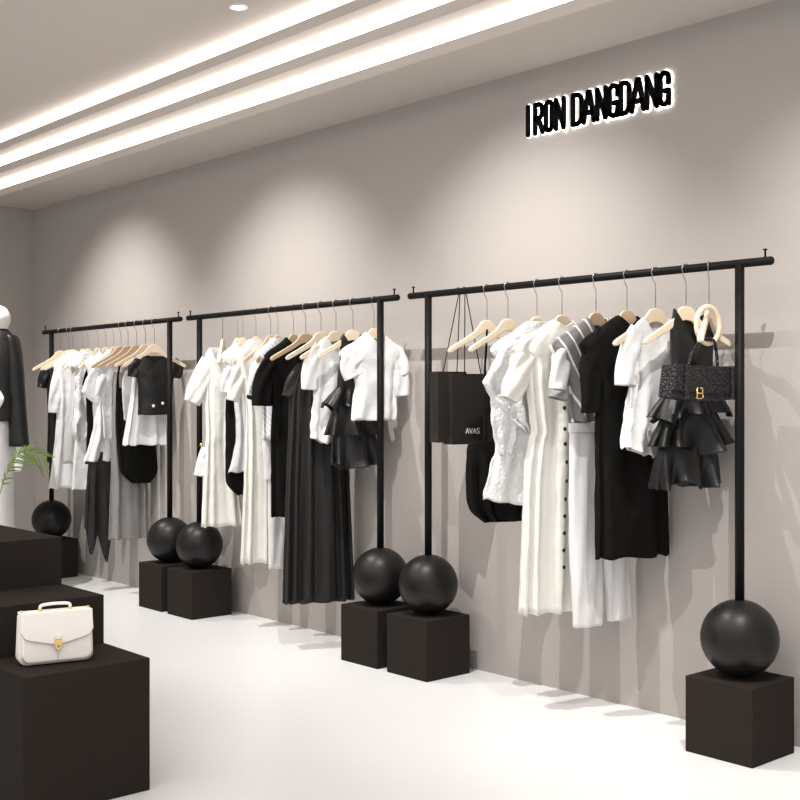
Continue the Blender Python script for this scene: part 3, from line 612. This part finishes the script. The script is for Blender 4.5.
# ================================================================ STEPPED DISPLAY
Y0, Y1 = 1.64, 2.11
for x0, x1, z, lab in ((-4.08, -3.735, .472, 'low dark brown display block carrying the cream briefcase'), (-4.438, -4.082, .654, 'middle dark brown display block behind the briefcase'), (-5.6, -4.44, .842, 'tallest and longest dark brown display block, rearmost of the three')):
    o = obj('display_block', boxbm((x0, Y0, 0), (x1, Y1, z)), 'block', smooth=False, bevel=.002); tag(o, lab, 'display block', 'stepped display blocks')
def briefcase():
    t = thing('briefcase', 'cream leather briefcase with gold lock standing on the low display block', 'bag', (-3.90, 1.828, .4725), radians(90 - 13))
    w, h = .129, .178; D0, D1 = .040, .024
    def outline(s=1, n=6, dz=0, rb=.03, rt=.012):
        W_ = w * s; pts = []
        for cx, cz, r, a0 in ((W_ - rt, h - dz - rt, rt, 0), (-W_ + rt, h - dz - rt, rt, 90), (-W_ + rb, rb, rb, 180), (W_ - rb, rb, rb, 270)):
            for k in range(n + 1):
                a = radians(a0 + 90 * k / n); pts.append((cx + r * cos(a), cz + r * sin(a)))
        return pts
    def tp(bm):
        for v in bm.verts:
            f = v.co.z / h; v.co.y *= 1 - .35 * f; v.co.x *= 1 - .035 * f
        return bm
    obj('bag_body', tp(prismbm(outline(), -D0 + .012, D0)), 'creamdark', t, bevel=.006)
    obj('front_pocket', tp(prismbm([(x * .93, z * .80 + .012) for x, z in outline()], -D0 - .008, -D0 + .013)), 'cream', t, bevel=.006)
    fl = [(-w * .985, h + .004), (w * .985, h + .004), (w * .985, h * .66), (w * .9, h * .55), (w * .75, h * .50)] + [(w * .75 * (1 - i / 5), h * (.50 - .12 * i / 5)) for i in range(1, 6)]
    fl += [(-x, z) for x, z in fl[2:-1][::-1]]
    bm = tp(prismbm(fl, -D0 - .0175, -D0 - .0095))
    obj('flap', bm, 'cream', t, bevel=.003)
    obj('top_panel', prismbm([(-w * .955, h - .004), (w * .955, h - .004), (w * .955, h + .004), (-w * .955, h + .004)], -.033, .027), 'cream', t, bevel=.003)
    e = [(x * (1 - .035 * z / h), (-D0 - .019) * (1 - .35 * z / h), z) for x, z in fl[2:]]
    obj('flap_edge', tubebm(e, .0013, 6), 'creamtrim', t)
    ol = [(x * .93, z * .80 + .012) for x, z in outline()]; ol = [p for p in ol if p[1] < h * .5]
    obj('pocket_edge', tubebm([(x * (1 - .035 * z / h), (-D0 - .0085) * (1 - .35 * z / h), z) for x, z in ol], .0016, 6), 'creamtrim', t)
    obj('seam', tubebm([(0, (-D0 - .009) * (1 - .35 * z / h), z) for z in (.015, .04, .07)], .0007, 6), 'creamtrim', t)
    zc = h * .36; yl = (-D0 - .021) * (1 - .35 * zc / h)
    lk = obj('lock', prismbm([(-.012, zc + .022), (.012, zc + .022), (.014, zc + .004), (.010, zc - .008), (0, zc - .016), (-.010, zc - .008), (-.014, zc + .004)], yl - .005, yl), 'gold', t, bevel=.0015)
    obj('keyhole', tubebm([(0, yl - .006, zc), (0, yl - .0045, zc)], .003, 10), 'button', lk)
    obj('lock_tab', prismbm([(-.012, zc + .024), (.012, zc + .024), (.012, zc + .04), (-.012, zc + .04)], yl - .001, yl + .006), 'cream', t, bevel=.001)
    hp = catmull([(-.052, -.003, h + .006), (-.052, -.003, h + .014), (-.045, -.003, h + .024), (0, -.003, h + .027), (.045, -.003, h + .024), (.052, -.003, h + .014), (.052, -.003, h + .006)], 30)
    obj('handle', tubebm([tuple(p) for p in hp], .0055, 12), 'cream', t)
    for s in (-1, 1):
        obj('handle_ring', tubebm([(s * .052, -.003, h + .002), (s * .052, -.003, h + .014)], .0065, 12), 'gold', t)
        obj('stud', tubebm([(s * .115, -.003, h + .002), (s * .115, -.003, h + .010)], .005, 12), 'gold', t)
briefcase()

# ================================================================ MANNEQUIN at the left edge
def mannequin():
    x, y = -8.25, 3.42
    t = thing('mannequin', 'white mannequin in a black jacket and white trousers at the left edge', 'mannequin', (x, y, 0), pi / 2 - radians(49))
    # local +x points to the picture's right, local -y towards the shop
    def body(parts, name, m):
        bm = bmesh.new()
        for pts in parts:
            q = catmull([(a[0], a[1], a[2]) for a in pts], 24); rr = catmull([(a[3], a[4], 0) for a in pts], 24); rings = []
            for p, r in zip(q, rr): rings.append([bm.verts.new((p.x + r.x * cos(2 * pi * k / 32), p.y + r.y * sin(2 * pi * k / 32), p.z)) for k in range(32)])
            for i in range(24):
                for k in range(32): bm.faces.new((rings[i][k], rings[i][(k + 1) % 32], rings[i + 1][(k + 1) % 32], rings[i + 1][k]))
            bm.faces.new(rings[0]); bm.faces.new(rings[-1])
        return obj(name, bm, m, t)
    c = .02
    body([[(c, 0, 2.07, .012, .015), (c, 0, 2.055, .045, .06), (c, 0, 2.01, .072, .095), (c, 0, 1.965, .076, .10), (c, 0, 1.91, .058, .08), (c, 0, 1.875, .048, .055), (c, 0, 1.85, .045, .048), (c, 0, 1.78, .06, .06), (c, 0, 1.7, .09, .08), (c, 0, 1.27, .09, .08)]], 'body', 'mannequin')
    body([[(c, 0, 1.925, .03, .05), (c, 0, 1.89, .07, .08), (c, 0, 1.83, .115, .10), (c, 0, 1.70, .14, .12), (c, 0, 1.50, .125, .115), (c, 0, 1.38, .13, .12), (c, 0, 1.24, .14, .13)]], 'jacket', 'satin')
    for s in (-1, 1):
        body([[(c + s * .085, 0, 1.86, .03, .05), (c + s * .105, 0, 1.82, .045, .065), (c + s * .125, 0, 1.66, .055, .07), (c + s * .135, 0, 1.45, .06, .065), (c + s * .150, -.01, 1.25, .064, .06), (c + s * .165, -.02, 1.06, .072, .06)]], 'sleeve', 'satin')
        body([[(c + s * .165, -.02, 1.08, .028, .028), (c + s * .167, -.02, 1.02, .028, .02), (c + s * .165, -.03, .95, .035, .02), (c + s * .16, -.035, .88, .02, .015)]], 'hand', 'mannequin')
        body([[(c + s * .03, 0, 1.26, .06, .11), (c + s * .035, 0, 1.05, .06, .12), (c + s * .04, 0, .7, .055, .11), (c + s * .045, 0, .3, .055, .11), (c + s * .045, 0, .16, .055, .11)]], 'trouser_leg', 'trouser')
    body([[(c + .02, -.125, 1.46, .05, .012), (c + .05, -.135, 1.40, .055, .015), (c + .04, -.13, 1.33, .03, .012)]], 'bow', 'white')
    obj('base_plate', lathe([(0, .02), (.20, .02), (.205, .015), (.205, 0), (0, 0)]), 'steel', t)
    obj('support_rod', tubebm([(.02, 0, .015), (.02, 0, 1.3)], .012), 'steel', t)
mannequin()

# ================================================================ PALM
def palm():
    cx, cy = -6.48, 2.48
    t = thing('potted_palm', 'green feathery potted palm leaf reaching in at the left edge', 'plant', (cx, cy, 0), pi / 2 - radians(49))
    obj('pot', lathe([(0, 0), (.13, 0), (.15, .02), (.18, .30), (.185, .32), (.17, .32), (.165, .29), (0, .28)]), 'pot', t)
    obj('soil', lathe([(0, .285), (.166, .285)]), 'soil', t)
    rnd = random.Random(4)
    def frond(pts, n, L):
        bm = bmesh.new(); q = catmull(pts, 40); tube(bm, [tuple(p) for p in q], [.004 - .003 * i / 40 for i in range(41)], 6); st = obj('frond', bm, 'stem', t)
        lb = bmesh.new()
        for i in range(n):
            f = .45 + .54 * i / (n - 1); p = q[int(f * 40)]; d = (q[min(40, int(f * 40) + 1)] - q[int(f * 40) - 1]).normalized()
            for s in (-1, 1):
                side = d.cross(Vector((0, -1, 0))).normalized() * s; fwd = (d * .8 + side * .45 + Vector((0, -.25 * s, -.35 if s > 0 else -.1))).normalized()
                ll = L * (.5 + .7 * sin(pi * min(1, (f - .4) / .65))) * rnd.uniform(.8, 1.15) * (.7 if side.z > 0 else 1.1); w = .0052
                up = fwd.cross(Vector((0, 1, .3))).normalized(); pv = None
                for k in range(5):
                    g = k / 4; c = p + fwd * ll * g + Vector((0, 0, -.25 * ll * g * g)); ww = w * sin(pi * (.12 + .88 * g) ** .8) if g < 1 else .0005
                    a, b, m_ = lb.verts.new(c + up * ww), lb.verts.new(c - up * ww), lb.verts.new(c + Vector((0, .003, 0)))
                    if pv: lb.faces.new((pv[0], a, m_, pv[2])); lb.faces.new((pv[2], m_, b, pv[1]))
                    pv = (a, b, m_)
        obj('leaflets', lb, 'leaf', st, solid=.0006)
    frond([(0, 0, .28), (.10, 0, .55), (.20, 0, .78), (.27, -.0, .98), (.33, 0, 1.08), (.40, 0, 1.115), (.50, 0, 1.085)], 15, .12)
    frond([(0, 0, .28), (-.05, .05, .6), (-.12, .1, .95), (-.28, .2, 1.2), (-.45, .3, 1.15)], 18, .13)
    frond([(0, 0, .28), (-.02, -.08, .6), (-.1, -.2, .9), (-.2, -.35, 1.05), (-.3, -.5, 1.0)], 18, .13)
    frond([(0, 0, .28), (-.1, 0, .6), (-.2, .0, 1.0), (-.25, .0, 1.3), (-.35, .05, 1.45)], 18, .13)
palm()
